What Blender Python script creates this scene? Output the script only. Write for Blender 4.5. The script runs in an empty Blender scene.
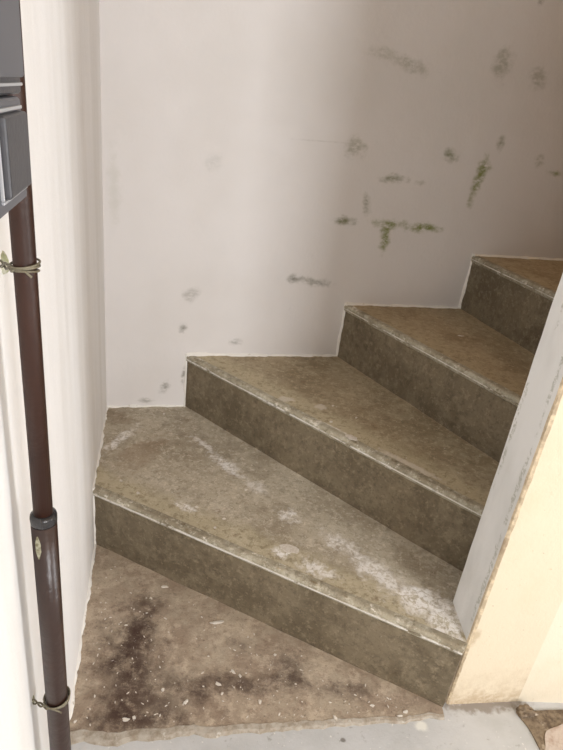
import bpy, bmesh, math, random
from mathutils import Vector, Matrix, noise

random.seed(7)
S = bpy.context.scene
COL = S.collection
h = 0.18                                   # riser height

# ------------------------------------------------------------------ camera
cd = bpy.data.cameras.new('camera')
cam = bpy.data.objects.new('camera', cd); COL.objects.link(cam)
cd.sensor_fit = 'HORIZONTAL'; cd.sensor_width = 36; cd.lens = 580.45 * 36 / 563; cd.clip_start = 0.02
r = Vector((0.99198314, 0.05480227, 0.11386909)); u = Vector((-0.12637033, 0.43018745, 0.89385083)); w = Vector((0, 0.90107462, -0.43366407))
cam.matrix_world = Matrix(((r.x, u.x, -w.x, 0), (r.y, u.y, -w.y, 0), (r.z, u.z, -w.z, 1.115), (0, 0, 0, 1)))
S.camera = cam

# plan frame: corner O, U along back wall, V along left wall towards the viewer
O = Vector((-0.527, 1.556, 0)); U = Vector((0.9583, 0.2857, 0)).normalized(); V = Vector((0.2334, -0.9724, 0)).normalized()
NL = Vector((0.9724, 0.2334, 0)).normalized()      # normal of left wall
NB = Vector((0.2857, -0.9583, 0)).normalized()     # normal of back wall
Z = Vector((0, 0, 1))

# ------------------------------------------------------------------ world, lights, exposure
wd = bpy.data.worlds.new('world'); S.world = wd; wd.use_nodes = True
wd.node_tree.nodes['Background'].inputs[0].default_value = (0.75, 0.86, 1.0, 1)
wd.node_tree.nodes['Background'].inputs[1].default_value = 0.6
# daylight through the window opposite the stairs
WIN_U0, WIN_U1, WIN_Z0, WIN_Z1, WIN_V = 0.85, 1.85, 0.95, 2.40, 4.3
ld = bpy.data.lights.new('window_daylight', 'AREA'); ld.shape = 'RECTANGLE'
ld.size = WIN_U1 - WIN_U0; ld.size_y = WIN_Z1 - WIN_Z0; ld.energy = 70; ld.color = (0.97, 0.985, 1.0)
lo = bpy.data.objects.new('window_daylight', ld); COL.objects.link(lo)
lo.location = O + U * (WIN_U0 + WIN_U1) / 2 + NB * (WIN_V - 0.02) + Z * (WIN_Z0 + WIN_Z1) / 2
lo.rotation_euler = (-NB).to_track_quat('-Z', 'Y').to_euler()

# daylight through the open doorway in the right-hand wall of the hall
DOOR_V0, DOOR_V1, DOOR_Z1, DOOR_U = 2.15, 2.95, 2.1, 3.2
ld2 = bpy.data.lights.new('doorway_daylight', 'AREA'); ld2.shape = 'RECTANGLE'
ld2.size = DOOR_V1 - DOOR_V0; ld2.size_y = DOOR_Z1; ld2.energy = 49; ld2.color = (0.97, 0.985, 1.0)
lo2 = bpy.data.objects.new('doorway_daylight', ld2); COL.objects.link(lo2)
lo2.location = O + U * (DOOR_U - 0.02) + NB * (DOOR_V0 + DOOR_V1) / 2 + Z * DOOR_Z1 / 2
lo2.rotation_euler = (-U).to_track_quat('-Z', 'Y').to_euler()

S.view_settings.view_transform = 'Standard'; S.view_settings.look = 'None'
S.view_settings.gamma = 1; S.view_settings.use_curve_mapping = False
S.view_settings.exposure = 0.50

# ------------------------------------------------------------------ material helpers
def lin(c):
    return tuple(((v / 255) / 12.92 if v / 255 <= 0.04045 else ((v / 255 + 0.055) / 1.055) ** 2.4) for v in c) + (1,)

class Mat:
    def __init__(s, name, base, rough=0.8, spec=0.3, coord='Object'):
        s.m = bpy.data.materials.new(name); s.m.use_nodes = True
        s.t = s.m.node_tree; s.n = s.t.nodes; s.l = s.t.links
        s.b = s.n['Principled BSDF']; s.b.inputs['Roughness'].default_value = rough
        s.b.inputs['Specular IOR Level'].default_value = spec
        s.tc = s.n.new('ShaderNodeTexCoord').outputs[coord]
        s.col = s.rgb(base); s.bumps = []
    def rgb(s, c):
        x = s.n.new('ShaderNodeRGB'); x.outputs[0].default_value = lin(c); return x.outputs[0]
    def noise(s, scale, detail=6, rough=0.6, stretch=None, dist=0.0, seed=0):
        v = s.tc
        if stretch or seed:
            mp = s.n.new('ShaderNodeMapping'); s.l.new(s.tc, mp.inputs[0])
            mp.inputs['Scale'].default_value = stretch or (1, 1, 1); mp.inputs['Location'].default_value = (seed * 1.37, seed * 0.71, seed * 2.3); v = mp.outputs[0]
        x = s.n.new('ShaderNodeTexNoise'); s.l.new(v, x.inputs['Vector'])
        x.inputs['Scale'].default_value = scale; x.inputs['Detail'].default_value = detail
        x.inputs['Roughness'].default_value = rough; x.inputs['Distortion'].default_value = dist
        return x.outputs['Fac']
    def ramp(s, v, a, b, lo=0.0, hi=1.0):
        x = s.n.new('ShaderNodeMapRange'); s.l.new(v, x.inputs[0]); x.interpolation_type = 'SMOOTHSTEP'
        x.inputs[1].default_value = a; x.inputs[2].default_value = b; x.inputs[3].default_value = lo; x.inputs[4].default_value = hi
        return x.outputs[0]
    def math(s, op, a, b):
        x = s.n.new('ShaderNodeMath'); x.operation = op
        for i, q in enumerate((a, b)):
            if isinstance(q, (int, float)): x.inputs[i].default_value = q
            else: s.l.new(q, x.inputs[i])
        return x.outputs[0]
    def mix(s, fac, c, blend='MIX'):
        x = s.n.new('ShaderNodeMix'); x.data_type = 'RGBA'; x.blend_type = blend
        if isinstance(fac, (int, float)): x.inputs[0].default_value = fac
        else: s.l.new(fac, x.inputs[0])
        s.l.new(s.col, x.inputs[6]); s.l.new(s.rgb(c), x.inputs[7]); s.col = x.outputs[2]
    def spot(s, c, rad, rot=(0, 0, 0), warp=0.5, wscale=30, soft=0.4):
        """mask of a ragged ellipsoid patch at c with radii rad (material coordinates)"""
        mp = s.n.new('ShaderNodeMapping'); mp.vector_type = 'TEXTURE'; s.l.new(s.tc, mp.inputs[0])
        mp.inputs['Location'].default_value = c; mp.inputs['Rotation'].default_value = rot; mp.inputs['Scale'].default_value = rad
        ln = s.n.new('ShaderNodeVectorMath'); ln.operation = 'LENGTH'; s.l.new(mp.outputs[0], ln.inputs[0])
        nz = s.math('MULTIPLY', s.math('SUBTRACT', s.noise(wscale, 5, 0.65, seed=c[0] * 3 + c[1]), 0.5), warp * 4)
        return s.ramp(s.math('ADD', ln.outputs['Value'], nz), 1.0, soft)
    def bump(s, v, dist, strength=1.0): s.bumps.append((v, dist, strength))
    def done(s):
        s.l.new(s.col, s.b.inputs['Base Color'])
        prev = None
        for v, d, st in s.bumps:
            x = s.n.new('ShaderNodeBump'); x.inputs['Distance'].default_value = d; x.inputs['Strength'].default_value = st
            s.l.new(v, x.inputs['Height'])
            if prev: s.l.new(prev, x.inputs['Normal'])
            prev = x.outputs[0]
        if prev: s.l.new(prev, s.b.inputs['Normal'])
        return s.m

# ------------------------------------------------------------------ mesh helpers
def link(name, bm, mats, parent=None, loc=None, smooth=False):
    me = bpy.data.meshes.new(name)
    bmesh.ops.recalc_face_normals(bm, faces=bm.faces[:]); bm.to_mesh(me); bm.free()
    for m in (mats if isinstance(mats, (list, tuple)) else [mats]): me.materials.append(m)
    if smooth:
        for p in me.polygons: p.use_smooth = True
    o = bpy.data.objects.new(name, me); COL.objects.link(o)
    if parent: o.parent = parent
    if loc is not None: o.location = loc
    return o
def tag(o, label=None, cat=None, group=None, kind=None):
    for k, v in (('label', label), ('category', cat), ('group', group), ('kind', kind)):
        if v: o[k] = v
    return o
def empty(name, loc=(0, 0, 0)):
    e = bpy.data.objects.new(name, None); COL.objects.link(e); e.location = loc; e.empty_display_size = 0.05; return e
def prism(bm, pts, z0, z1):
    lo = [bm.verts.new((p[0], p[1], z0)) for p in pts]; hi = [bm.verts.new((p[0], p[1], z1)) for p in pts]
    fs = [bm.faces.new(lo[::-1]), bm.faces.new(hi)]
    n = len(pts)
    for i in range(n): fs.append(bm.faces.new((lo[i], lo[(i + 1) % n], hi[(i + 1) % n], hi[i])))
    return fs
def box(bm, x0, x1, y0, y1, z0, z1): return prism(bm, [(x0, y0), (x1, y0), (x1, y1), (x0, y1)], z0, z1)
def tube(bm, pts, rad, n=12, cap=True):
    rings = []
    pts = [Vector(p) for p in pts]
    for i, p in enumerate(pts):
        d = (pts[min(i + 1, len(pts) - 1)] - pts[max(i - 1, 0)]).normalized()
        a = d.orthogonal().normalized() if i == 0 else (a - d * a.dot(d)).normalized()
        b = d.cross(a); rr = rad[i] if isinstance(rad, (list, tuple)) else rad
        rings.append([bm.verts.new(p + (a * math.cos(t) + b * math.sin(t)) * rr) for t in [2 * math.pi * k / n for k in range(n)]])
    for q, s in zip(rings, rings[1:]):
        for k in range(n): bm.faces.new((q[k], q[(k + 1) % n], s[(k + 1) % n], s[k]))
    if cap: bm.faces.new(rings[0][::-1]); bm.faces.new(rings[-1])
def sect(P, d, Q, e):
    """plan intersection of P+t d and Q+s e"""
    den = d.x * e.y - d.y * e.x
    t = ((Q.x - P.x) * e.y - (Q.y - P.y) * e.x) / den
    return Vector((P.x + d.x * t, P.y + d.y * t, 0))
def fn(p, sc, seed=0): return noise.noise(Vector(p) * sc + Vector((seed * 7.1, seed * 3.3, seed)))

# ------------------------------------------------------------------ materials
def wall_spots(m, lst):
    for (px, pz, a, b, rot, colr, st) in lst:
        k = m.spot((px, 0, pz), (a, 0.3, b), (0, rot, 0), warp=0.45, wscale=28, soft=0.1)
        k = m.math('MULTIPLY', k, m.ramp(m.noise(55, 8, 0.72, stretch=(.7, 1, 1.3), seed=3), 0.30, 0.60)) if st > 0 else k
        m.mix(m.math('MULTIPLY', k, abs(st)), colr)

# ------------------------------------------------------------------ structure
# back wall: local x along U, y into the wall, z up
def frame(o, origin, xdir):
    ydir = Z.cross(xdir)
    o.matrix_world = Matrix(((xdir.x, ydir.x, 0, origin.x), (xdir.y, ydir.y, 0, origin.y), (0, 0, 1, origin.z), (0, 0, 0, 1)))

m = Mat('white_plaster_back', (222, 218, 216), 0.75, 0.25)
m.mix(m.ramp(m.noise(2.2, 3), 0.4, 0.7, 0, 0.5), (208, 203, 198))
m.mix(m.ramp(m.noise(9, 6, 0.7), 0.55, 0.8, 0, 0.35), (228, 224, 221))
G = (128, 134, 78); GG = (128, 130, 105); DG = (118, 116, 104)
spots = [
 (1.087, .945, .022, .085, 0.10, G, 1.0), (1.10, .985, .038, .034, 0, G, .9), (1.13, 1.055, .022, .034, 0, GG, .7), (.975, 1.01, .036, .026, .3, GG, .85),
 (.825, .80, .078, .020, .05, G, 1.0), (.822, .76, .024, .060, 0, G, .95), (.948, .795, .080, .020, -.05, G, 1.0), (.685, .80, .048, .018, 0, GG, 1.0),
 (.742, .855, .018, .045, -.2, GG, .7), (.815, .93, .055, .018, 0, GG, .85), (.68, 1.005, .045, .036, .3, GG, .6), (.90, .925, .03, .010, 0, GG, .4),
 (.615, .61, .085, .020, .12, DG, .75), (.55, .62, .03, .020, 0, DG, .7), (1.35, .99, .042, .014, 0, G, .9), (1.28, 1.02, .024, .024, 0, GG, .6),
 (1.075, 1.26, .04, .055, 0, GG, .55), (1.20, 1.235, .045, .035, 0, GG, .5), (.80, 1.225, .095, .024, .15, GG, .6), (.71, 1.24, .06, .02, 0, GG, .35),
 (.225, .45, .018, .024, .5, DG, .75), (.245, .555, .035, .028, -.5, DG, .4), (.385, .405, .034, .016, 0, DG, .6), (.174, .245, .018, .040, .35, DG, .7),
 (.115, .20, .034, .015, 0, DG, .6), (.232, .29, .010, .045, .1, DG, .8), (.29, .93, .035, .03, -.6, (196, 194, 190), .6), (1.14, 1.42, .014, .024, 0, DG, .6),
 (.03, .85, .022, .13, 0, (200, 197, 189), -.5), (.58, 1.01, .13, .004, -.03, (170, 166, 158), .3)]
wall_spots(m, spots)
m.bump(m.noise(7, 4, 0.5), 0.012, 0.5); m.bump(m.noise(120, 5, 0.7), 0.0012, 0.5)
M_back = m.done()

m = Mat('white_plaster_left', (238, 236, 234), 0.75, 0.25)
m.mix(m.ramp(m.noise(2.2, 3, 0.5, stretch=(4, 1, 0.3)), 0.42, 0.68, 0, 0.6), (222, 219, 214))
m.mix(m.ramp(m.noise(9, 5, 0.6, stretch=(2, 1, 0.3), seed=4), 0.55, 0.75, 0, 0.4), (242, 239, 236))
m.bump(m.noise(3, 2, 0.4, stretch=(3, 1, 0.3)), 0.012, 0.4); m.bump(m.noise(14, 4, 0.5), 0.006, 0.5); m.bump(m.noise(140, 5, 0.7), 0.001, 0.5)
M_left = m.done()

m = Mat('room_plaster', (172, 154, 134), 0.8, 0.2)
m.mix(m.ramp(m.noise(3, 4), 0.4, 0.7, 0, 0.4), (160, 142, 122)); M_room = m.done()

m = Mat('cream_plaster', (206, 193, 170), 0.7, 0.25)
m.mix(m.ramp(m.noise(5, 5, 0.6), 0.45, 0.75, 0, 0.6), (198, 181, 152))
m.mix(m.math('MULTIPLY', m.ramp(m.noise(70, 6, 0.75), 0.62, 0.74), 0.6), (178, 150, 112))
gz = m.n.new('ShaderNodeSeparateXYZ'); m.l.new(m.tc, gz.inputs[0])
grime = m.math('MULTIPLY', m.ramp(m.math('ADD', gz.outputs[2], m.math('MULTIPLY', m.noise(14, 6, 0.7), 0.22)), 0.24, 0.05), m.ramp(m.noise(34, 7, 0.75), 0.36, 0.62))
m.mix(m.math('MULTIPLY', grime, 0.7), (150, 122, 88))
m.mix(m.math('MULTIPLY', m.spot((.44, .83, .20), (.018, .05, .03), warp=.5), .45), (150, 126, 92))
m.mix(m.math('MULTIPLY', m.ramp(m.noise(160, 2, 0.5, seed=9), 0.75, 0.78), 0.8), (110, 90, 70))
m.bump(m.noise(8, 4, 0.5), 0.01, 0.4); m.bump(m.noise(130, 5, 0.7), 0.0015, 0.6)
M_cream = m.done()

m = Mat('grey_white_plaster', (228, 227, 225), 0.75, 0.25)
m.mix(m.ramp(m.noise(6, 4, 0.6, stretch=(1, 1, 0.4)), 0.42, 0.66, 0, 0.8), (208, 207, 204))
for a, b, c in ((.432, .925, .62), (.430, .90, .95), (.433, .85, .55), (.43, .93, 1.15), (.435, .845, .33), (.43, .852, .8)):
    k = m.spot((a, b, c), (.05, .007, .14), warp=.7, wscale=55)
    m.mix(m.math('MULTIPLY', m.math('MULTIPLY', k, m.ramp(m.noise(170, 4, 0.7), 0.42, 0.56)), 0.6), (156, 156, 140))
m.bump(m.noise(10, 4, 0.5), 0.008, 0.5); m.bump(m.noise(130, 5, 0.7), 0.0012, 0.5)
M_grey = m.done()

m = Mat('worn_edge_plaster', (190, 172, 146), 0.85, 0.2)
m.mix(m.ramp(m.noise(45, 6, 0.7), 0.4, 0.62), (226, 208, 178)); m.mix(m.ramp(m.noise(25, 4, 0.6, seed=2), 0.58, 0.66, 0, .7), (168, 148, 124))
m.bump(m.noise(60, 6, 0.75), 0.006, 0.9)
M_edge = m.done()

m = Mat('bead_plaster', (236, 233, 227), 0.85, 0.2)
m.mix(m.ramp(m.noise(60, 5, 0.7), 0.6, 0.7, 0, 0.7), (160, 148, 122)); m.bump(m.noise(150, 5, 0.7), 0.002, 0.8); M_bead = m.done()

def slab_wall(name, mats, origin, xdir, x0, x1, z1, thick, label, cat, holes=()):
    bm = bmesh.new()
    if not holes: box(bm, x0, x1, 0, thick, -.1, z1)
    for a, b, c, d in holes:
        for q in ((x0, a, -.1, z1), (b, x1, -.1, z1), (a, b, -.1, c), (a, b, d, z1)): box(bm, q[0], q[1], 0, thick, q[2], q[3])
    o = link(name, bm, mats); frame(o, origin, xdir)
    return tag(o, label, cat, kind='structure')

ROOM_Z = 2.6
wall_back = slab_wall('wall_back', M_back, O, U, -0.14, 3.2, ROOM_Z, 0.14, 'off-white plaster wall with green scraped patches behind the stairs', 'wall')
# left wall: x runs from the front of the room to the corner so that y points into the wall
LL = 4.6
wall_left = slab_wall('wall_left', M_left, O + V * LL, -V, 0, LL, ROOM_Z, 0.14, 'white uneven plaster wall behind the brown pipe', 'wall')
Rr = O + U * 3.2
wall_far = slab_wall('wall_right', M_room, Rr, NB, -0.1, LL + .3, ROOM_Z, 0.14, 'plain pale wall closing the hall beyond the frame', 'wall', holes=[(DOOR_V0, DOOR_V1, 0, DOOR_Z1)])
wall_front = slab_wall('wall_front', M_room, Rr + NB * WIN_V, -U, 0, 3.2 - .7, ROOM_Z, 0.14, 'plain pale wall with the window, behind the viewer', 'wall',
    holes=[(3.2 - WIN_U1, 3.2 - WIN_U0, WIN_Z0, WIN_Z1)])
bm = bmesh.new(); box(bm, 2.5, 3.4, 0, .14, -.1, ROOM_Z)
x = link('wall_front_end', bm, M_room); frame(x, Rr + NB * WIN_V, -U); tag(x, 'short end of the pale window wall behind the viewer', 'wall', kind='structure')
bm = bmesh.new(); prism(bm, [O - U * .3 - NB * .3, O + U * 3.5 - NB * .3, O + U * 3.5 + NB * 4.4, O - U * .3 + NB * 4.4], ROOM_Z, ROOM_Z + .1)
tag(link('ceiling', bm, M_room), 'plain pale ceiling above the hall', 'ceiling', kind='structure')

# newel wall (its narrow end face grey, its front cream)
N0 = Vector((.4345, .829, 0)); N1 = Vector((.597, .8585, 0)); NG = Vector((.426, .940, 0))
bm = bmesh.new()
FD = (N1 - N0).normalized(); ED = (NG - N0).normalized()
def newel_outline(z):
    j = 0.0025 * fn((0, 0, z), 14) + 0.0015 * fn((0, 0, z), 45, 2); k = .002 * fn((0, 0, z), 20, 5)
    return [N0 + ED * (.007 + j) , N0 + ED * .0025 + FD * (.002 - j * .5), N0 + FD * (.007 + j), N1, N1 + Vector((.02, .08, 0)), NG + U * .19 , NG + U * (.006), NG + ED * (-.006 + k)]
zs = [-.05, 0] + [.02 * i for i in range(1, 100)] + [ROOM_Z]
rows = [[bm.verts.new((p.x, p.y, z)) for p in newel_outline(z)] for z in zs]
for a, b in zip(rows, rows[1:]):
    for i in range(8):
        f = bm.faces.new((a[i], a[(i + 1) % 8], b[(i + 1) % 8], b[i]))
        f.material_index = {0: 2, 1: 2, 2: 1}.get(i, 0)
bm.faces.new(rows[0][::-1]); bm.faces.new(rows[-1])
tag(link('wall_newel', bm, [M_grey, M_cream, M_edge]), 'narrow wall end, grey-white side face and cream front, standing on the lowest step', 'wall', kind='structure')
m = Mat('lit_cream_plaster', (214, 204, 184), 0.7, 0.25)  # paler cream stands in for this face turning more towards the light
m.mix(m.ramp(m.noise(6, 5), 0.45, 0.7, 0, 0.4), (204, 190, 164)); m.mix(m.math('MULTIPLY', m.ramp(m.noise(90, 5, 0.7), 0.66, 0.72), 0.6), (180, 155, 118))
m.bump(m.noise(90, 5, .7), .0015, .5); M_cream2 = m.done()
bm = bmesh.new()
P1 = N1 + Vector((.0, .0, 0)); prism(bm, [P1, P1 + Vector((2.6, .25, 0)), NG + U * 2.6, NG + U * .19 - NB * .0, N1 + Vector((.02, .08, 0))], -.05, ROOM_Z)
tag(link('wall_middle', bm, M_cream2), 'cream wall at the right edge beside the newel face, coloured paler as if more lit', 'wall', kind='structure')

# floor
m = Mat('grey_floor_paint', (190, 190, 190), 0.6, 0.35)
m.mix(m.ramp(m.noise(7, 6, 0.6), 0.4, 0.7, 0, 0.7), (170, 170, 168)); m.mix(m.ramp(m.noise(50, 6, 0.75), 0.6, 0.7, 0, 0.6), (132, 128, 120))
m.mix(m.math('MULTIPLY', m.ramp(m.noise(120, 3, 0.6, seed=5), 0.68, 0.72), 0.8), (222, 220, 214))
m.mix(m.math('MULTIPLY', m.spot((.375, .775, 0), (.018, .014, .1), warp=.4), .9), (222, 220, 212))
m.mix(m.math('MULTIPLY', m.spot((.21, .725, 0), (.007, .006, .1), warp=.4), .8), (100, 94, 88))
m.mix(m.math('MULTIPLY', m.spot((.52, .84, 0), (.14, .022, .1), (0, 0, .2), warp=.5, wscale=40), .7), (120, 106, 90))
m.bump(m.noise(60, 6, 0.7), 0.003, 0.5); M_floor = m.done()
bm = bmesh.new(); prism(bm, [O - U * .2 - NB * .2, O + U * 3.4 - NB * .2, O + U * 3.4 + NB * 4.3, O - U * .2 + NB * 4.3], -.1, -.006)
tag(link('floor', bm, M_floor), 'light grey painted concrete floor in the foreground', 'floor', kind='structure')

m = Mat('brown_concrete', (172, 158, 139), 0.85, 0.25)
m.mix(m.ramp(m.noise(9, 8, 0.7), 0.40, 0.62, 0, 0.8), (144, 126, 109))
m.mix(m.ramp(m.noise(26, 8, 0.75, seed=3), 0.48, 0.62, 0, 0.8), (190, 174, 154))
m.mix(m.ramp(m.noise(60, 8, 0.8, seed=5), 0.50, 0.64, 0, 0.5), (118, 99, 84))
for c, rr, ro, st in (((-.25, .84, 0), (.10, .24, .1), .1, 1.0), ((-.22, .78, 0), (.08, .14, .1), .1, .7), ((-.25, .96, 0), (.05, .09, .1), 0, .6), ((-.06, .80, 0), (.10, .07, .1), .2, .85), ((.05, .82, 0), (.17, .035, .1), .2, .8),
                      ((-.16, .715, 0), (.16, .05, .1), .2, .85), ((.10, .86, 0), (.05, .05, .1), .4, .7), ((.22, .83, 0), (.09, .03, .1), .1, .7), ((-.02, .91, 0), (.04, .03, .1), 0, .5), ((-.15, .78, 0), (.05, .10, .1), .5, .5)):
    k = m.spot(c, rr, (0, 0, ro), warp=.6, wscale=16, soft=.0)
    m.mix(m.math('MULTIPLY', m.math('MULTIPLY', k, m.ramp(m.noise(30, 8, 0.8), .36, .56, .25, 1)), st), (72, 55, 47))
m.mix(m.math('MULTIPLY', m.ramp(m.noise(160, 3, .6, seed=6), .62, .70), .45), (70, 56, 46))
m.mix(m.math('MULTIPLY', m.math('MULTIPLY', m.ramp(m.noise(95, 4, 0.7, dist=1.0, seed=8), 0.64, 0.70), m.ramp(m.noise(7, 3, .5, seed=11), .42, .6)), .8), (214, 206, 196))
m.bump(m.noise(30, 7, 0.7), 0.006, 0.6); m.bump(m.noise(160, 5, 0.7), 0.002, 0.6)
M_brown = m.done()
R1L = Vector((-.431, 1.158, 0)); R1R = Vector((.4245, .8175, 0))
EL = Vector((-.313, .664, 0)); ER = Vector((.424, .798, 0))
edge = []
for i in range(71):
    t = i / 70; p = EL.lerp(ER, t); edge.append(p + Vector((0, .007 * fn((t * 3, 0, 0), 4) + .004 * fn((t * 3, 0, 0), 14, 1), 0)))
bm = bmesh.new()
prism(bm, [O + V * .36, O + V * .86] + edge + [R1R + Vector((-.002, .03, 0))], -.02, 0)
landing = tag(link('floor_landing', bm, M_brown), 'stained brown bare concrete patch in front of the lowest riser', 'floor', kind='structure')
# cement strip along the patch's front edge
m = Mat('cement_border', (168, 160, 148), 0.85, 0.2)
m.mix(m.ramp(m.noise(40, 6, 0.7), 0.4, 0.65), (140, 128, 112)); m.mix(m.ramp(m.noise(70, 5, 0.7, seed=2), 0.6, 0.7, 0, .8), (192, 186, 176)); m.bump(m.noise(60, 6, .7), .004, .8); M_cem = m.done()
bm = bmesh.new(); prev = None
for i, p in enumerate(edge):
    t = i / 70; wv = (.018 - .014 * t) * (1 + .35 * fn((t * 5, 0, 0), 5, 4)); d = Vector((.19, -.98, 0))
    q = [bm.verts.new(p + Z * -.012 - d * .004), bm.verts.new(p + Z * .001 - d * .004), bm.verts.new(p + d * wv * .5 + Z * (-.001 + .001 * fn((t * 9, 0, 0), 9))), bm.verts.new(p + d * wv + Z * -.0055), bm.verts.new(p + d * wv + Z * -.012)]
    if prev:
        for a in range(5): bm.faces.new((prev[a], prev[(a + 1) % 5], q[(a + 1) % 5], q[a]))
    else: bm.faces.new(q)
    prev = q
bm.faces.new(prev[::-1])
link('cement_border', bm, M_cem, landing)

# ------------------------------------------------------------------ stairs
def stair_mat(name, base, dark, light, front):
    m = Mat(name, base, 0.72, 0.35)
    dk = tuple(int(c * .86) for c in dark); lt = tuple(min(255, int(c * 1.06)) for c in light)
    m.mix(m.ramp(m.noise(6, 7, 0.65), 0.40, 0.62, 0, 0.85), dark)
    m.mix(m.ramp(m.noise(20, 8, 0.75, seed=3), 0.48, 0.64, 0, 0.55), light)
    m.mix(m.ramp(m.noise(48, 8, 0.8, seed=6), 0.50, 0.60, 0, 0.5), dk)
    m.mix(m.ramp(m.noise(70, 8, 0.8, seed=8), 0.53, 0.60, 0, 0.6), lt)
    m.mix(m.ramp(m.noise(120, 6, 0.7, seed=12), 0.58, 0.66, 0, 0.6), dk)
    return m
RISE = []
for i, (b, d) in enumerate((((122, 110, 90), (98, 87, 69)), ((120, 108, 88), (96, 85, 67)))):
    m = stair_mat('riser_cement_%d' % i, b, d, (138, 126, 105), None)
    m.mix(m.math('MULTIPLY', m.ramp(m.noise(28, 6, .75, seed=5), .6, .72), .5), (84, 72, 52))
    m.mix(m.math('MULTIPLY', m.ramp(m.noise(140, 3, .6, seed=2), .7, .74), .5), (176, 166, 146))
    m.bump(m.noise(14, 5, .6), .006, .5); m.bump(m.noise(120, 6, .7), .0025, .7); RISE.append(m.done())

risers = [  # plan lines: point at the wall, point towards the newel
 (R1L, R1R), (Vector((-.292, 1.621, 0)), Vector((.469, 1.0285, 0))), (Vector((.1745, 1.763, 0)), Vector((.5555, 1.2365, 0))),
 (Vector((.5615, 1.884, 0)), Vector((.695, 1.543, 0)))]
lines = []
for i, (a, b) in enumerate(risers):
    d = (b - a).normalized()
    if i: a = sect(a, d, O, U); b = sect(a, d, NG, U)
    lines.append((a, b))
for k in range(5, 9):
    a = O + U * (1.135 + .25 * (k - 4) + .24); lines.append((a, sect(a, NB, NG, U)))

m_no = stair_mat('nosing_cement', (168, 160, 140), (134, 124, 104), (196, 190, 174), None)
m_no.mix(m_no.math('MULTIPLY', m_no.ramp(m_no.noise(40, 6, .75, seed=7), .56, .68), .8), (112, 98, 72))
m_no.mix(m_no.math('MULTIPLY', m_no.ramp(m_no.noise(30, 7, .75, seed=14), .58, .64), .85), (226, 220, 208))
m_no.bump(m_no.noise(70, 6, .7), .003, .7); M_nose = m_no.done()
m = Mat('white_paint_line', (222, 219, 212), .6, .3)
m.mix(m.ramp(m.noise(16, 5, .7), .52, .62), (132, 122, 102)); m.bump(m.noise(120, 4, .6), .002, .7); M_line = m.done()

def along(A, B, P, d):      # signed offset helper
    return P + d
def tread_material(k, A, B):
    out = Vector((B.y - A.y, -(B.x - A.x), 0)).normalized()
    if out.dot(NB) < 0: out = -out
    pal = {1: ((186, 176, 157), (154, 142, 122), (206, 197, 180)), 2: ((174, 160, 134), (142, 127, 101), (192, 179, 152))}.get(k, ((172, 155, 126), (146, 128, 100), (188, 172, 142)))
    m = stair_mat('tread_cement_%d' % k, *pal, None)
    # worn pitted band just behind the nosing
    dt = m.n.new('ShaderNodeVectorMath'); dt.operation = 'DOT_PRODUCT'; m.l.new(m.tc, dt.inputs[0]); dt.inputs[1].default_value = -out
    dist = m.math('SUBTRACT', dt.outputs['Value'], (-out).dot(A))
    wob = m.math('ADD', dist, m.math('MULTIPLY', m.math('SUBTRACT', m.noise(14, 5, .65), .5), .09))
    band = m.ramp(wob, .10, .05)
    m.mix(m.math('MULTIPLY', band, .65), (194, 183, 154) if k < 3 else (182, 165, 134))
    m.mix(m.math('MULTIPLY', m.math('MULTIPLY', band, m.ramp(m.noise(60, 8, .8, seed=1), .50, .60)), .6), (122, 108, 80))
    # dirt where the tread meets the next riser is left to the light; small specks
    m.mix(m.math('MULTIPLY', m.ramp(m.noise(110, 3, .6, seed=4), .70, .74), .8), (216, 210, 198))
    m.mix(m.math('MULTIPLY', m.ramp(m.noise(24, 6, .7, seed=9), .6, .7), .4), (112, 84, 58))
    if k == 1:
        W = (246, 243, 240)
        for c, rr, ro, st, sc in (((.36, .92), (.11, .055), -.4, .95, 30), ((.27, .99), (.09, .04), -.6, .8, 34), ((.19, 1.07), (.08, .03), -.6, .75, 34), ((.06, 1.15), (.04, .03), -.62, .8, 50), ((-.12, 1.33), (.09, .03), -.7, .8, 45),
                                  ((-.20, 1.42), (.06, .015), -.7, .7, 45), ((-.03, 1.25), (.05, .03), -.7, .5, 45), ((-.43, 1.40), (.022, .10), -.3, .8, 40), ((.05, 1.02), (.03, .025), .2, 1.0, 60), ((.13, .98), (.06, .03), -.4, .8, 60), ((-.19, 1.13), (.05, .018), -.4, .8, 60), ((.40, .86), (.05, .06), -.4, .85, 30)):
            kk = m.spot((c[0], c[1], h), (rr[0], rr[1], .1), (0, 0, ro), warp=.55, wscale=sc, soft=.25)
            m.mix(m.math('MULTIPLY', m.math('MULTIPLY', kk, m.ramp(m.noise(70, 8, .78, dist=.6, seed=2), .42, .54, .12, 1)), st), W)
        m.mix(m.math('MULTIPLY', m.spot((-.36, 1.33, h), (.06, .12, .1), (0, 0, -.3), warp=.5, wscale=25), .35), (140, 112, 82))
        m.mix(m.math('MULTIPLY', m.spot((-.49, 1.5, h), (.09, .06, .1), (0, 0, -.3), warp=.5, wscale=25), .4), (116, 94, 66))
    if k == 2:
        for c, rr, ro, st in (((.155, 1.29), (.05, .012), -.64, 1.0), ((.02, 1.42), (.03, .02), 0, .6), ((.12, 1.4), (.02, .02), 0, .6), ((.33, 1.17), (.12, .012), -.64, .7)):
            kk = m.spot((c[0], c[1], 2 * h), (rr[0], rr[1], .1), (0, 0, ro), warp=.5, wscale=55)
            m.mix(m.math('MULTIPLY', kk, st), (220, 213, 202))
    m.bump(m.noise(20, 6, .65), .005, .6); m.bump(m.noise(140, 6, .75), .003, .7)
    return m.done()

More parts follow.
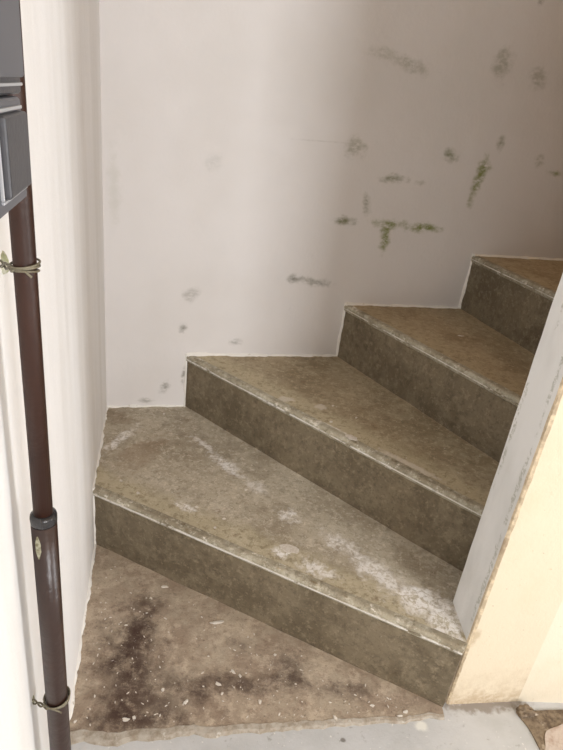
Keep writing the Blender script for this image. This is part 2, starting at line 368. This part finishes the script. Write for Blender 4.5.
stair = tag(empty('staircase', R1L), 'worn brown cement winder staircase turning right behind the newel wall', 'staircase')
inv = Matrix.Translation(-R1L)
def sub(o, parent=None):
    """keep the world position while parenting"""
    o.parent = parent or stair
    o.matrix_parent_inverse = inv if not parent else Matrix.Identity(4)
    return o
NW, NT = .016, .022
beads = []
for k in range(1, 8):
    A, B = lines[k - 1]; A2, B2 = lines[k]
    d = (B - A).normalized(); out = Vector((d.y, -d.x, 0))
    if out.dot(A2 - A) > 0: out = -out
    z0, z1 = (k - 1) * h, k * h
    d2 = (B2 - A2).normalized(); in2 = Vector((-d2.y, d2.x, 0))
    if in2.dot(A2 - A) < 0: in2 = -in2
    ov = .03
    A3 = sect(A2 + in2 * ov, d2, O, U); B3 = sect(A2 + in2 * ov, d2, NG, U)
    rest = [B3, A3]
    if k == 1: rest = [N0 + ED * .004 + FD * .0, NG] + rest + [O.copy()]
    # body with a slightly uneven riser face
    bm = bmesh.new(); nx, nz = 48, 9
    zt = z1 - NT
    grid = []
    for j in range(nz + 1):
        row = []
        for i in range(nx + 1):
            p = A.lerp(B, i / nx); z = z0 + (zt - z0) * j / nz
            q = p + out * (.0022 * fn((p.x, p.y, z), 9, k) + .001 * fn((p.x, p.y, z), 40, k)) if 0 < i < nx else p
            row.append(bm.verts.new((q.x, q.y, z)))
        grid.append(row)
    for j in range(nz):
        for i in range(nx): bm.faces.new((grid[j][i], grid[j][i + 1], grid[j + 1][i + 1], grid[j + 1][i]))
    lo = [bm.verts.new((p.x, p.y, z0)) for p in rest]; hi = [bm.verts.new((p.x, p.y, zt)) for p in rest]
    bm.faces.new(grid[0] + lo); bm.faces.new((grid[-1] + hi)[::-1])
    c0 = [grid[0][-1]] + lo + [grid[0][0]]; c1 = [grid[-1][-1]] + hi + [grid[-1][0]]
    for i in range(len(c0) - 1):
        if i == 0:
            col0 = [grid[j][-1] for j in range(nz + 1)]; bm.faces.new(col0[::-1] + [c0[1], c1[1]])
        elif i == len(c0) - 2:
            col0 = [grid[j][0] for j in range(nz + 1)]; bm.faces.new(col0 + [c1[-2], c0[-2]])
        else: bm.faces.new((c0[i], c0[i + 1], c1[i + 1], c1[i]))
    step = sub(link('step', bm, RISE[0 if k == 1 else 1]))
    # tread slab
    bm = bmesh.new()
    At = sect(A - out * NW, d, *( (O, V) if k == 1 else (O, U) )); Bt = sect(A - out * NW, d, *((N0, ED) if k == 1 else (NG, U)))
    rr = [B3, A3]
    if k == 1: rr = [NG] + rr + [O.copy()]
    prism(bm, [At, Bt] + rr, zt, z1)
    sub(link('tread', bm, tread_material(k, A, B)), step)
    # rounded worn nosing
    bm = bmesh.new(); n = 110; prev = None
    for i in range(n + 1):
        t = i / n; p = A.lerp(B, t)
        c = max(0, .5 * fn((p.x, p.y, k), 11, 3) + .5 * fn((p.x, p.y, k), 38, 4)); rad = .006 + .010 * c
        e = .004 + .0012 * fn((p.x, p.y, 0), 30, k); drop = .0025 * max(0, fn((p.x, p.y, 0), 24, 8 + k))
        prof = [(-NW, -NT), (-NW, .0002), (min(-rad + .002, -.004), .0004 - drop * .4)]
        prof += [(e - rad + rad * math.sin(a), -drop - rad + rad * math.cos(a)) for a in (.35, .8, 1.2, 1.57)]
        prof += [(e, -NT * .75), (.0, -NT)]
        ring = []
        for a, b in prof:
            ea = sect(A + out * a, d, *((O, V) if k == 1 else (O, U))); eb = sect(A + out * a, d, NG, U) if k > 1 else (sect(A + out * a, d, N0, ED) if a < -.006 else B + out * a)
            q = ea.lerp(eb, t); ring.append(bm.verts.new((q.x, q.y, z1 + b)))
        if prev:
            for a in range(len(ring)): bm.faces.new((prev[a], prev[(a + 1) % len(ring)], ring[(a + 1) % len(ring)], ring[a]))
        else: bm.faces.new(ring)
        prev = ring
    bm.faces.new(prev[::-1])
    sub(link('nosing', bm, M_nose), step)
    # thin white paint edge below the nosing
    if k <= 4:
        bm = bmesh.new(); prev = None
        for i in range(n + 1):
            t = i / n; p = A.lerp(B, t)
            g = .5 + .9 * fn((p.x, p.y, 0), 7, 20 + k) + .5 * fn((p.x, p.y, 0), 40, 21)
            hh = (.0034 if k < 3 else .0018) * min(1.3, max(.12, g + .35)); zc = z1 - .0115 + .0015 * fn((p.x, p.y, 0), 6, 3)
            ring = [bm.verts.new((p.x + out.x * a, p.y + out.y * a, zc + b)) for a, b in ((.002, -hh * .5), (.0062, -hh * .5), (.0066, hh * .5), (.002, hh * .5))]
            if prev:
                for a in range(4): bm.faces.new((prev[a], prev[(a + 1) % 4], ring[(a + 1) % 4], ring[a]))
            else: bm.faces.new(ring)
            prev = ring
        bm.faces.new(prev[::-1])
        sub(link('paint_edge', bm, M_line), step)
    beads.append((A, z0, z1, A2, k))

# ragged plaster bead where walls meet treads and risers
def bead(parent, P, Q, nrm, up, size, seed):
    bm = bmesh.new(); prev = None; L = (Q - P).length; n = max(6, int(L / .008))
    for i in range(n + 1):
        p = P.lerp(Q, i / n); s = size * (.8 + .9 * fn(p, 30, seed) + .5 * fn(p, 90, seed)); s = max(.0012, s); s2 = max(.0012, size * (.9 + .8 * fn(p, 22, seed + 3)))
        ring = [bm.verts.new(v) for v in (p - nrm * .002 - up * .001, p + nrm * s - up * .001, p + nrm * s * .6 + up * s2 * .5, p - nrm * .002 + up * s2)]
        if prev:
            for a in range(4): bm.faces.new((prev[a], prev[(a + 1) % 4], ring[(a + 1) % 4], ring[a]))
        else: bm.faces.new(ring)
        prev = ring
    bm.faces.new(prev[::-1])
    o = link('plaster_bead', bm, M_bead); o.parent = parent; o.matrix_parent_inverse = parent.matrix_world.inverted(); return o
bpy.context.view_layer.update()
bead(wall_back, O + Z * h, lines[1][0] + Z * h, NB, Z, .007, 1)
for k in (2, 3, 4):
    bead(wall_back, lines[k - 1][0] + Z * k * h, lines[k][0] + Z * k * h, NB, Z, .0085, k)
for k in (2, 3, 4):
    a, b = lines[k - 1]; d = (b - a).normalized(); out = Vector((d.y, -d.x, 0))
    if out.dot(NB) < 0: out = -out
    bead(wall_back, a + Z * (k - 1) * h + NB * .001, a + Z * (k * h + .006) + NB * .001, NB, -U, .006, 10 + k)
bead(wall_left, O + Z * h, R1L + Z * h, NL, Z, .006, 21)
bead(wall_left, R1L + Z * (h + .004) + NL * .001, R1L + NL * .001, NL, V, .006, 22)
bead(wall_left, R1L, O + V * .93, NL, Z, .006, 23)

# ------------------------------------------------------------------ pipe on the left wall
m = Mat('brown_pipe_paint', (52, 28, 18), 0.45, 0.35)
m.mix(m.ramp(m.noise(12, 5, .6, stretch=(1, 1, .3)), .4, .7, 0, .8), (40, 22, 15)); m.mix(m.math('MULTIPLY', m.ramp(m.noise(60, 4, .7), .6, .68), .5), (62, 36, 25))
m.bump(m.noise(60, 4, .6), .002, .5); M_pipe = m.done()
m = Mat('dark_pipe_paint', (42, 24, 17), 0.34, 0.55)
m.mix(m.ramp(m.noise(20, 5, .6), .45, .7, 0, .8), (50, 29, 20)); m.bump(m.noise(80, 4, .6), .002, .4); M_pipe2 = m.done()
m = Mat('coupler_paint', (34, 33, 35), 0.22, 0.6); m.bump(m.noise(90, 4, .6), .003, .6); M_coup = m.done()
m = Mat('chip_paint', (158, 156, 136), .7, .3); m.mix(m.ramp(m.noise(120, 3), .4, .6), (110, 104, 78)); M_chip = m.done()
m = Mat('galvanised_wire', (122, 116, 98), .5, .5); m.b.inputs['Metallic'].default_value = .35
m.mix(m.ramp(m.noise(90, 5, .7), .45, .65), (92, 84, 66)); M_wire = m.done()
m = Mat('green_stub', (170, 172, 138), .8, .3); m.mix(m.ramp(m.noise(80, 4), .45, .6), (204, 202, 182)); m.bump(m.noise(120, 4), .003, .8); M_stub = m.done()

POFF = .032
def pp(v, z, off=POFF): return O + V * v + NL * off + Z * z
pipe = tag(empty('pipe', pp(1.120, -.006)), 'dark brown painted vertical pipe fixed to the white left wall', 'pipe')
pinv = Matrix.Translation(-pp(1.120, -.006))
def psub(o, parent=None):
    o.parent = parent or pipe; o.matrix_parent_inverse = pinv if not parent else Matrix.Identity(4); return o
def pv(z): return 1.120 - .025 * z
ZC = .676; RU = .0101
bm = bmesh.new(); tube(bm, [pp(pv(z), z) for z in (ZC - .01, .9, 1.2, 1.8, ROOM_Z)], RU, 24); psub(link('upper_tube', bm, M_pipe, smooth=True))
bm = bmesh.new(); tube(bm, [pp(pv(z), z) for z in (-.006, .2, .5, ZC - .012)], [.0135, .0135, .0135, .0137], 24); low = psub(link('lower_tube', bm, M_pipe2, smooth=True))
bm = bmesh.new()
tube(bm, [pp(pv(ZC), z) for z in (ZC - .012, ZC - .008, ZC - .003, ZC + .000, ZC + .002)], [.0136, .0141, .0142, .0136, .0102], 24); psub(link('coupler_ring', bm, M_coup, smooth=True))
# paint chips: thin curved patches
def chip(v, z, ang, wd_, ht, rad):
    bm = bmesh.new(); rows = []
    for j in range(7):
        zz = z + ht * (j / 6 - .5); ww = wd_ * math.sin(math.pi * (j + .4) / 6.8) * (.8 + .4 * random.random()); c = pp(pv(zz), zz); row = []
        for i in range(4):
            a = ang + ww * (i / 3 - .5); dd = (NL * math.cos(a) + V * math.sin(a)); row += [bm.verts.new(c + dd * (rad + .0007)), bm.verts.new(c + dd * (rad - .0006))]
        rows.append(row)
    for a, b in zip(rows, rows[1:]):
        for i in range(3):
            for s in (0, 1): bm.faces.new((a[2 * i + s], a[2 * i + 2 + s], b[2 * i + 2 + s], b[2 * i + s]))
        for i in (0, 6): bm.faces.new((a[i], a[i + 1], b[i + 1], b[i]))
    for row in (rows[0], rows[-1]):
        for i in range(3): bm.faces.new((row[2 * i], row[2 * i + 1], row[2 * i + 3], row[2 * i + 2]))
    psub(link('paint_chip', bm, M_chip), low)
chip(0, .640, 1.95, .5, .031, .0136)

def clamp(z, stub_v, name_label, lump, R):
    c = pp(pv(z), z)
    o = tag(empty('pipe_clamp', c), name_label, 'clamp', 'wire pipe clamps')
    ci = Matrix.Translation(-c)
    for kk, (dz, rad) in enumerate(((-.003, .0011), (.0, .0013), (.0032, .0011))):
        bm = bmesh.new(); pts = []
        for i in range(29):
            a = 2 * math.pi * i / 28 * .97 + 2.4 + kk * .3
            pts.append(c + (NL * math.cos(a) + V * math.sin(a)) * (R + .0006 * kk) + Z * (dz + .002 * math.sin(a * 1.0 + kk)))
        tube(bm, pts, rad, 8); q = link('wire_loop', bm, M_wire, smooth=True); q.parent = o; q.matrix_parent_inverse = ci
    wallp = O + V * stub_v + Z * (z - .014) - NL * .004
    side = c + (NL * math.cos(2.2) + V * math.sin(2.2)) * (R + .001)
    bm = bmesh.new(); 
    for s in (-1, 1):
        pts = [wallp.lerp(side, t) + Z * (s * .003 * math.sin(t * 3 * math.pi)) + V * s * .002 * math.cos(t * 9) for t in [i / 12 for i in range(13)]]
        tube(bm, pts, 0.0012, 8)
    tube(bm, [side, c + V * (R + .003) + NL * .003, c + V * (R + .003) + NL * .008 + Z * -.005], .0011, 8)
    q = link('twisted_tail', bm, M_wire, smooth=True); q.parent = o; q.matrix_parent_inverse = ci
    bm = bmesh.new()
    bmesh.ops.create_uvsphere(bm, u_segments=14, v_segments=10, radius=1)
    for v_ in bm.verts:
        n_ = v_.co.copy(); k_ = lump * (1 + .35 * fn(n_, 2.5, 4)); v_.co = wallp + NL * n_.x * k_ * 1.1 + V * n_.y * k_ + Z * n_.z * k_ * 1.3
    q = link('wall_plug', bm, M_stub, smooth=True); q.parent = o; q.matrix_parent_inverse = ci
clamp(.950, 1.042, 'twisted wire clamp below the grey socket holding the upper pipe', .0095, .0114)
clamp(.379, 1.100, 'twisted wire clamp holding the pipe near the floor', .006, .0148)

# ------------------------------------------------------------------ grey surface socket and switch, top left
m = Mat('dark_grey_plastic', (60, 60, 64), .42, .45); m.bump(m.noise(300, 3), .0006, .4); M_pl = m.done()
m = Mat('mid_grey_plastic', (80, 81, 87), .4, .45); M_pl2 = m.done()
def rbox(bm, x0, x1, y0, y1, z0, z1, rad):
    fs = box(bm, x0, x1, y0, y1, z0, z1)
    es = list({e for f in fs for e in f.edges}); bmesh.ops.bevel(bm, geom=es, offset=rad, segments=3, profile=.6, affect='EDGES')
# local: x along V, y outwards from the wall (NL), z up
def fixture(name, v0, z0, label, cat):
    o = empty(name); o.matrix_world = Matrix(((V.x, NL.x, 0, 0), (V.y, NL.y, 0, 0), (0, 0, 1, 0), (0, 0, 0, 1))); o.location = O + V * v0 + Z * z0
    return tag(o, label, cat)
def put(o, bm, name, mat):
    q = link(name, bm, mat); q.parent = o; return q
m = Mat('rim_and_highlight_grey', (158, 159, 162), .4, .45); M_pl3 = m.done()  # light grey for the rims and for painted highlights on the socket edges
so = fixture('wall_socket', 1.268, 1.044, 'dark grey plastic surface socket with hinged flap, below the switch at upper left', 'socket')
bm = bmesh.new(); rbox(bm, 0.0, .068, .0, .074, 0, .0535, .003); put(so, bm, 'housing', M_pl2)
bm = bmesh.new(); rbox(bm, .008, .058, .073, .0785, .009, .047, .002); fl = put(so, bm, 'flap', M_pl)
bm = bmesh.new(); rbox(bm, .006, .060, .073, .0755, .0068, .0084, .0006); put(so, bm, 'lower_rim', M_pl3)  # pale strip carries the highlight along the bottom bevel
bm = bmesh.new(); rbox(bm, .0585, .0600, .073, .0755, .0085, .047, .0005); put(so, bm, 'side_highlight', M_pl3)  # thin pale strip painted as the highlight on the near vertical edge
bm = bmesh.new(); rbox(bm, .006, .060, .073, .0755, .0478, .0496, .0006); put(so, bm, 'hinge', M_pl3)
sw = fixture('light_switch', 1.252, 1.0977, 'dark grey plastic rocker switch above the socket at upper left', 'switch')
bm = bmesh.new(); rbox(bm, 0.002, .082, 0, .072, 0.0002, .056, .003); put(sw, bm, 'housing', M_pl)
bm = bmesh.new(); rbox(bm, .012, .068, .071, .076, .009, .048, .002); rk = put(sw, bm, 'rocker', M_pl2)
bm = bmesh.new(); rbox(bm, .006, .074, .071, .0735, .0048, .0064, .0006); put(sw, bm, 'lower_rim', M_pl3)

# bare warm bulb hanging over the upper flight, behind the newel wall
def bulb(c, drop):
    o = tag(empty('pendant_bulb', c), 'bare warm bulb on a short cord above the upper flight', 'lamp')
    bm = bmesh.new(); tube(bm, [Vector((0, 0, 0)), Vector((0, 0, -drop))], .003, 8)
    m_ = Mat('bulb_fitting', (60, 58, 56), .5, .4).done(); q = link('cord', bm, m_); q.parent = o
    bm = bmesh.new(); tube(bm, [Vector((0, 0, -drop - z)) for z in (-.002, .015, .04)], [.012, .02, .018], 16); q = link('socket', bm, m_); q.parent = o
    g = bpy.data.materials.new('bulb_glass'); g.use_nodes = True; b_ = g.node_tree.nodes['Principled BSDF']
    b_.inputs['Emission Color'].default_value = (1, .62, .3, 1); b_.inputs['Emission Strength'].default_value = 10
    bm = bmesh.new(); tube(bm, [Vector((0, 0, -drop - z)) for z in (.041, .055, .075, .095, .108, .112)], [.014, .024, .031, .026, .012, .002], 16); q = link('glass', bm, g, smooth=True); q.parent = o
    l = bpy.data.lights.new('bulb_light', 'POINT'); l.energy = 4.0; l.color = (1, .60, .26); l.shadow_soft_size = .035
    lo_ = bpy.data.objects.new('bulb_light', l); COL.objects.link(lo_); lo_.parent = o; lo_.location = (0, 0, -drop - .16)
bulb(O + U * 2.35 + NB * .42 + Z * ROOM_Z, .22)

# ------------------------------------------------------------------ debris
m = Mat('white_flake', (214, 207, 197), .8, .3); m.mix(m.ramp(m.noise(200, 3), .4, .65, 0, .6), (190, 178, 163)); M_fl = m.done()
def flake(bm, c, L, Wd, rot, th=.0012, n=10, curl=.0):
    top, bot = [], []
    for i in range(n):
        a = 2 * math.pi * i / n; rj = 1 + random.uniform(-.28, .22)
        x, y = math.cos(a) * L * rj, math.sin(a) * Wd * rj
        p = Vector((c[0] + x * math.cos(rot) - y * math.sin(rot), c[1] + x * math.sin(rot) + y * math.cos(rot), 0))
        zc = c[2] + curl * abs(math.cos(a))
        bot.append(bm.verts.new((p.x, p.y, zc))); top.append(bm.verts.new((p.x, p.y, zc + th * random.uniform(.6, 1.2))))
    ct = bm.verts.new((c[0], c[1], c[2] + th * 1.3)); cb = bm.verts.new((c[0], c[1], c[2]))
    for i in range(n):
        j = (i + 1) % n
        bm.faces.new((bot[i], bot[j], top[j], top[i])); bm.faces.new((top[i], top[j], ct)); bm.faces.new((bot[j], bot[i], cb))
def floor_at(px, py, z):
    d = w + r * ((px - 281.5) / 580.45) - u * ((py - 375) / 580.45); t = (z - 1.115) / d.z
    return Vector((d.x * t, d.y * t, z))
def one_flake(px, py, z, L, Wd, rot, name, label, group=None, th=.0012, curl=0):
    c = floor_at(px, py, z); bm = bmesh.new(); flake(bm, (0, 0, 0), L, Wd, rot, th, 12, curl)
    return tag(link(name, bm, M_fl, None, c + Z * .0003), label, name.split('_')[-1], group)
one_flake(217, 623, 0, .017, .0045, .35, 'paint_flake', 'largest pointed white paint flake lying on the brown landing', th=.0018, curl=.002)
one_flake(165, 587, 0, .009, .004, .1, 'paint_flake', 'small white double flake near the riser at the landing left', th=.002)
one_flake(290, 549, h, .022, .013, -.3, 'plaster_splat', 'broad white plaster splat near the front edge of the lowest step', th=.0014)
one_flake(352, 438, 2 * h, .017, .010, -.6, 'plaster_splat', 'white plaster splat on the nosing of the second step', th=.0016)
one_flake(402, 718, -.006, .014, .006, .3, 'plaster_splat', 'white plaster smear on the grey floor at the patch edge', th=.0012)
one_flake(461, 336, 3 * h, .012, .0035, .1, 'paint_flake', 'lone pale flake on the third tread', th=.0012)
for px, py, lb in ((215, 528, 'white plaster crumb on the lowest tread, in front of its pair near the front edge'), (224, 519, 'white plaster crumb on the lowest tread, rear one of the pair near the front edge'),
                   (121, 481, 'white plaster crumb on the lowest tread closest to the left wall'), (138, 493, 'white plaster crumb second from the left wall on the lowest tread'),
                   (164, 414, 'white plaster crumb on the lowest tread close under the back wall'), (257, 420, 'white plaster crumb on the lowest tread against the second riser'),
                   (246, 490, 'white plaster crumb in the middle of the lowest tread'), (197, 507, 'white plaster crumb on the lowest tread left of the pair')):
    one_flake(px, py, h, random.uniform(.003, .006), random.uniform(.0025, .004), random.random() * 3, 'plaster_crumb', lb, 'white crumbs on the lowest step', .002)
for px, py, lb in ((333, 406, 'white plaster crumb on the second tread, farthest from its front edge'), (331, 422, 'white plaster crumb on the second tread, nearest its front edge'), (356, 418, 'white plaster crumb on the second tread, rightmost of three')):
    one_flake(px, py, 2 * h, random.uniform(.003, .006), random.uniform(.0025, .004), random.random() * 3, 'plaster_crumb', lb, 'white crumbs on the second step', .002)
G2 = 'white flakes on the landing'
for px, py in ((163, 690), (275, 655), (400, 716), (405, 712), (372, 706), (260, 702), (222, 694), (126, 720), (134, 718), (85, 616), (240, 676), (75, 722), (186, 702), (233, 672), (335, 718), (218, 684)):
    one_flake(px, py, .0, random.uniform(.003, .008), random.uniform(.002, .0035), random.random() * 3, 'paint_flake', 'tiny white paint flake scattered on the brown landing', G2, .0018)
# fine grit, too small to pick apart
bm = bmesh.new()
for _ in range(520):
    px = random.uniform(85, 420); py = random.uniform(560, 735)
    c = floor_at(px, py, 0)
    t = (c - R1L).dot((R1R - R1L).normalized()) / (R1R - R1L).length; front = R1L.lerp(R1R, t).y
    e = EL.y + (c.x - EL.x) * (ER.y - EL.y) / (ER.x - EL.x)
    if c.y > front - .03 or c.y < e + .01 or c.x < O.x + .24 * (1.556 - c.y) + .02: continue
    dens = .5 + .5 * fn((c.x, c.y, 0), 6, 2)
    if random.random() > dens + .1: continue
    s = random.uniform(.0006, .0017); flake(bm, (c.x, c.y, 0.0002), s * random.uniform(1, 3.2), s, random.random() * 3.1, .001, 5)
tag(link('plaster_grit', bm, M_fl), 'fine white plaster grit strewn over the brown landing', 'grit', kind='stuff')

# broken mortar at the lower right
m = Mat('mortar', (138, 122, 102), .9, .2); m.mix(m.ramp(m.noise(50, 6, .7), .4, .62), (98, 84, 70)); m.mix(m.ramp(m.noise(30, 5, .6, seed=3), .58, .68), (190, 176, 158)); m.bump(m.noise(70, 6, .7), .006, .9); M_mort = m.done()
m = Mat('bare_screed', (190, 176, 164), .9, .2); m.mix(m.ramp(m.noise(30, 6, .7), .45, .65), (168, 148, 134)); m.bump(m.noise(90, 6, .7), .003, .8); M_scr = m.done()
def blob_slab(name, px_pts, z0, z1, mat, label, cat):
    bm = bmesh.new(); base = [floor_at(px, py, z1) for px, py in px_pts]; pts = []
    for i, p in enumerate(base):
        q = base[(i + 1) % len(base)]
        for t in (0, .25, .5, .75):
            s = p.lerp(q, t); pts.append(s + Vector((.004 * fn(s, 60, 1), .004 * fn(s, 60, 2), 0)))
    prism(bm, pts, z0, z1); return tag(link(name, bm, mat), label, cat)
blob_slab('mortar_patch', [(516, 711), (563, 709), (610, 713), (628, 740), (612, 768), (572, 776), (548, 762), (530, 730)], -.006, -.003, M_mort, 'crumbling brown mortar patch at the foot of the cream wall, lower right', 'mortar')
blob_slab('screed_patch', [(546, 731), (562, 724), (590, 727), (606, 742), (596, 760), (566, 766), (545, 750)], -.003, -.001, M_scr, 'pinkish bare screed patch in the lower right corner', 'screed')
bm = bmesh.new(); bmesh.ops.create_icosphere(bm, subdivisions=3, radius=1)
for v_ in bm.verts:
    n_ = v_.co.copy(); k_ = 1 + .5 * fn(n_, 1.7, 3) + .2 * fn(n_, 5, 1); v_.co = Vector((n_.x * .020 * k_, n_.y * .012 * k_, max(-.3, n_.z) * .011 * k_))
tag(link('mortar_lump', bm, M_mort, None, floor_at(526, 712, 0) + Z * .001), 'rough dark mortar lump beside the cream wall foot', 'lump')
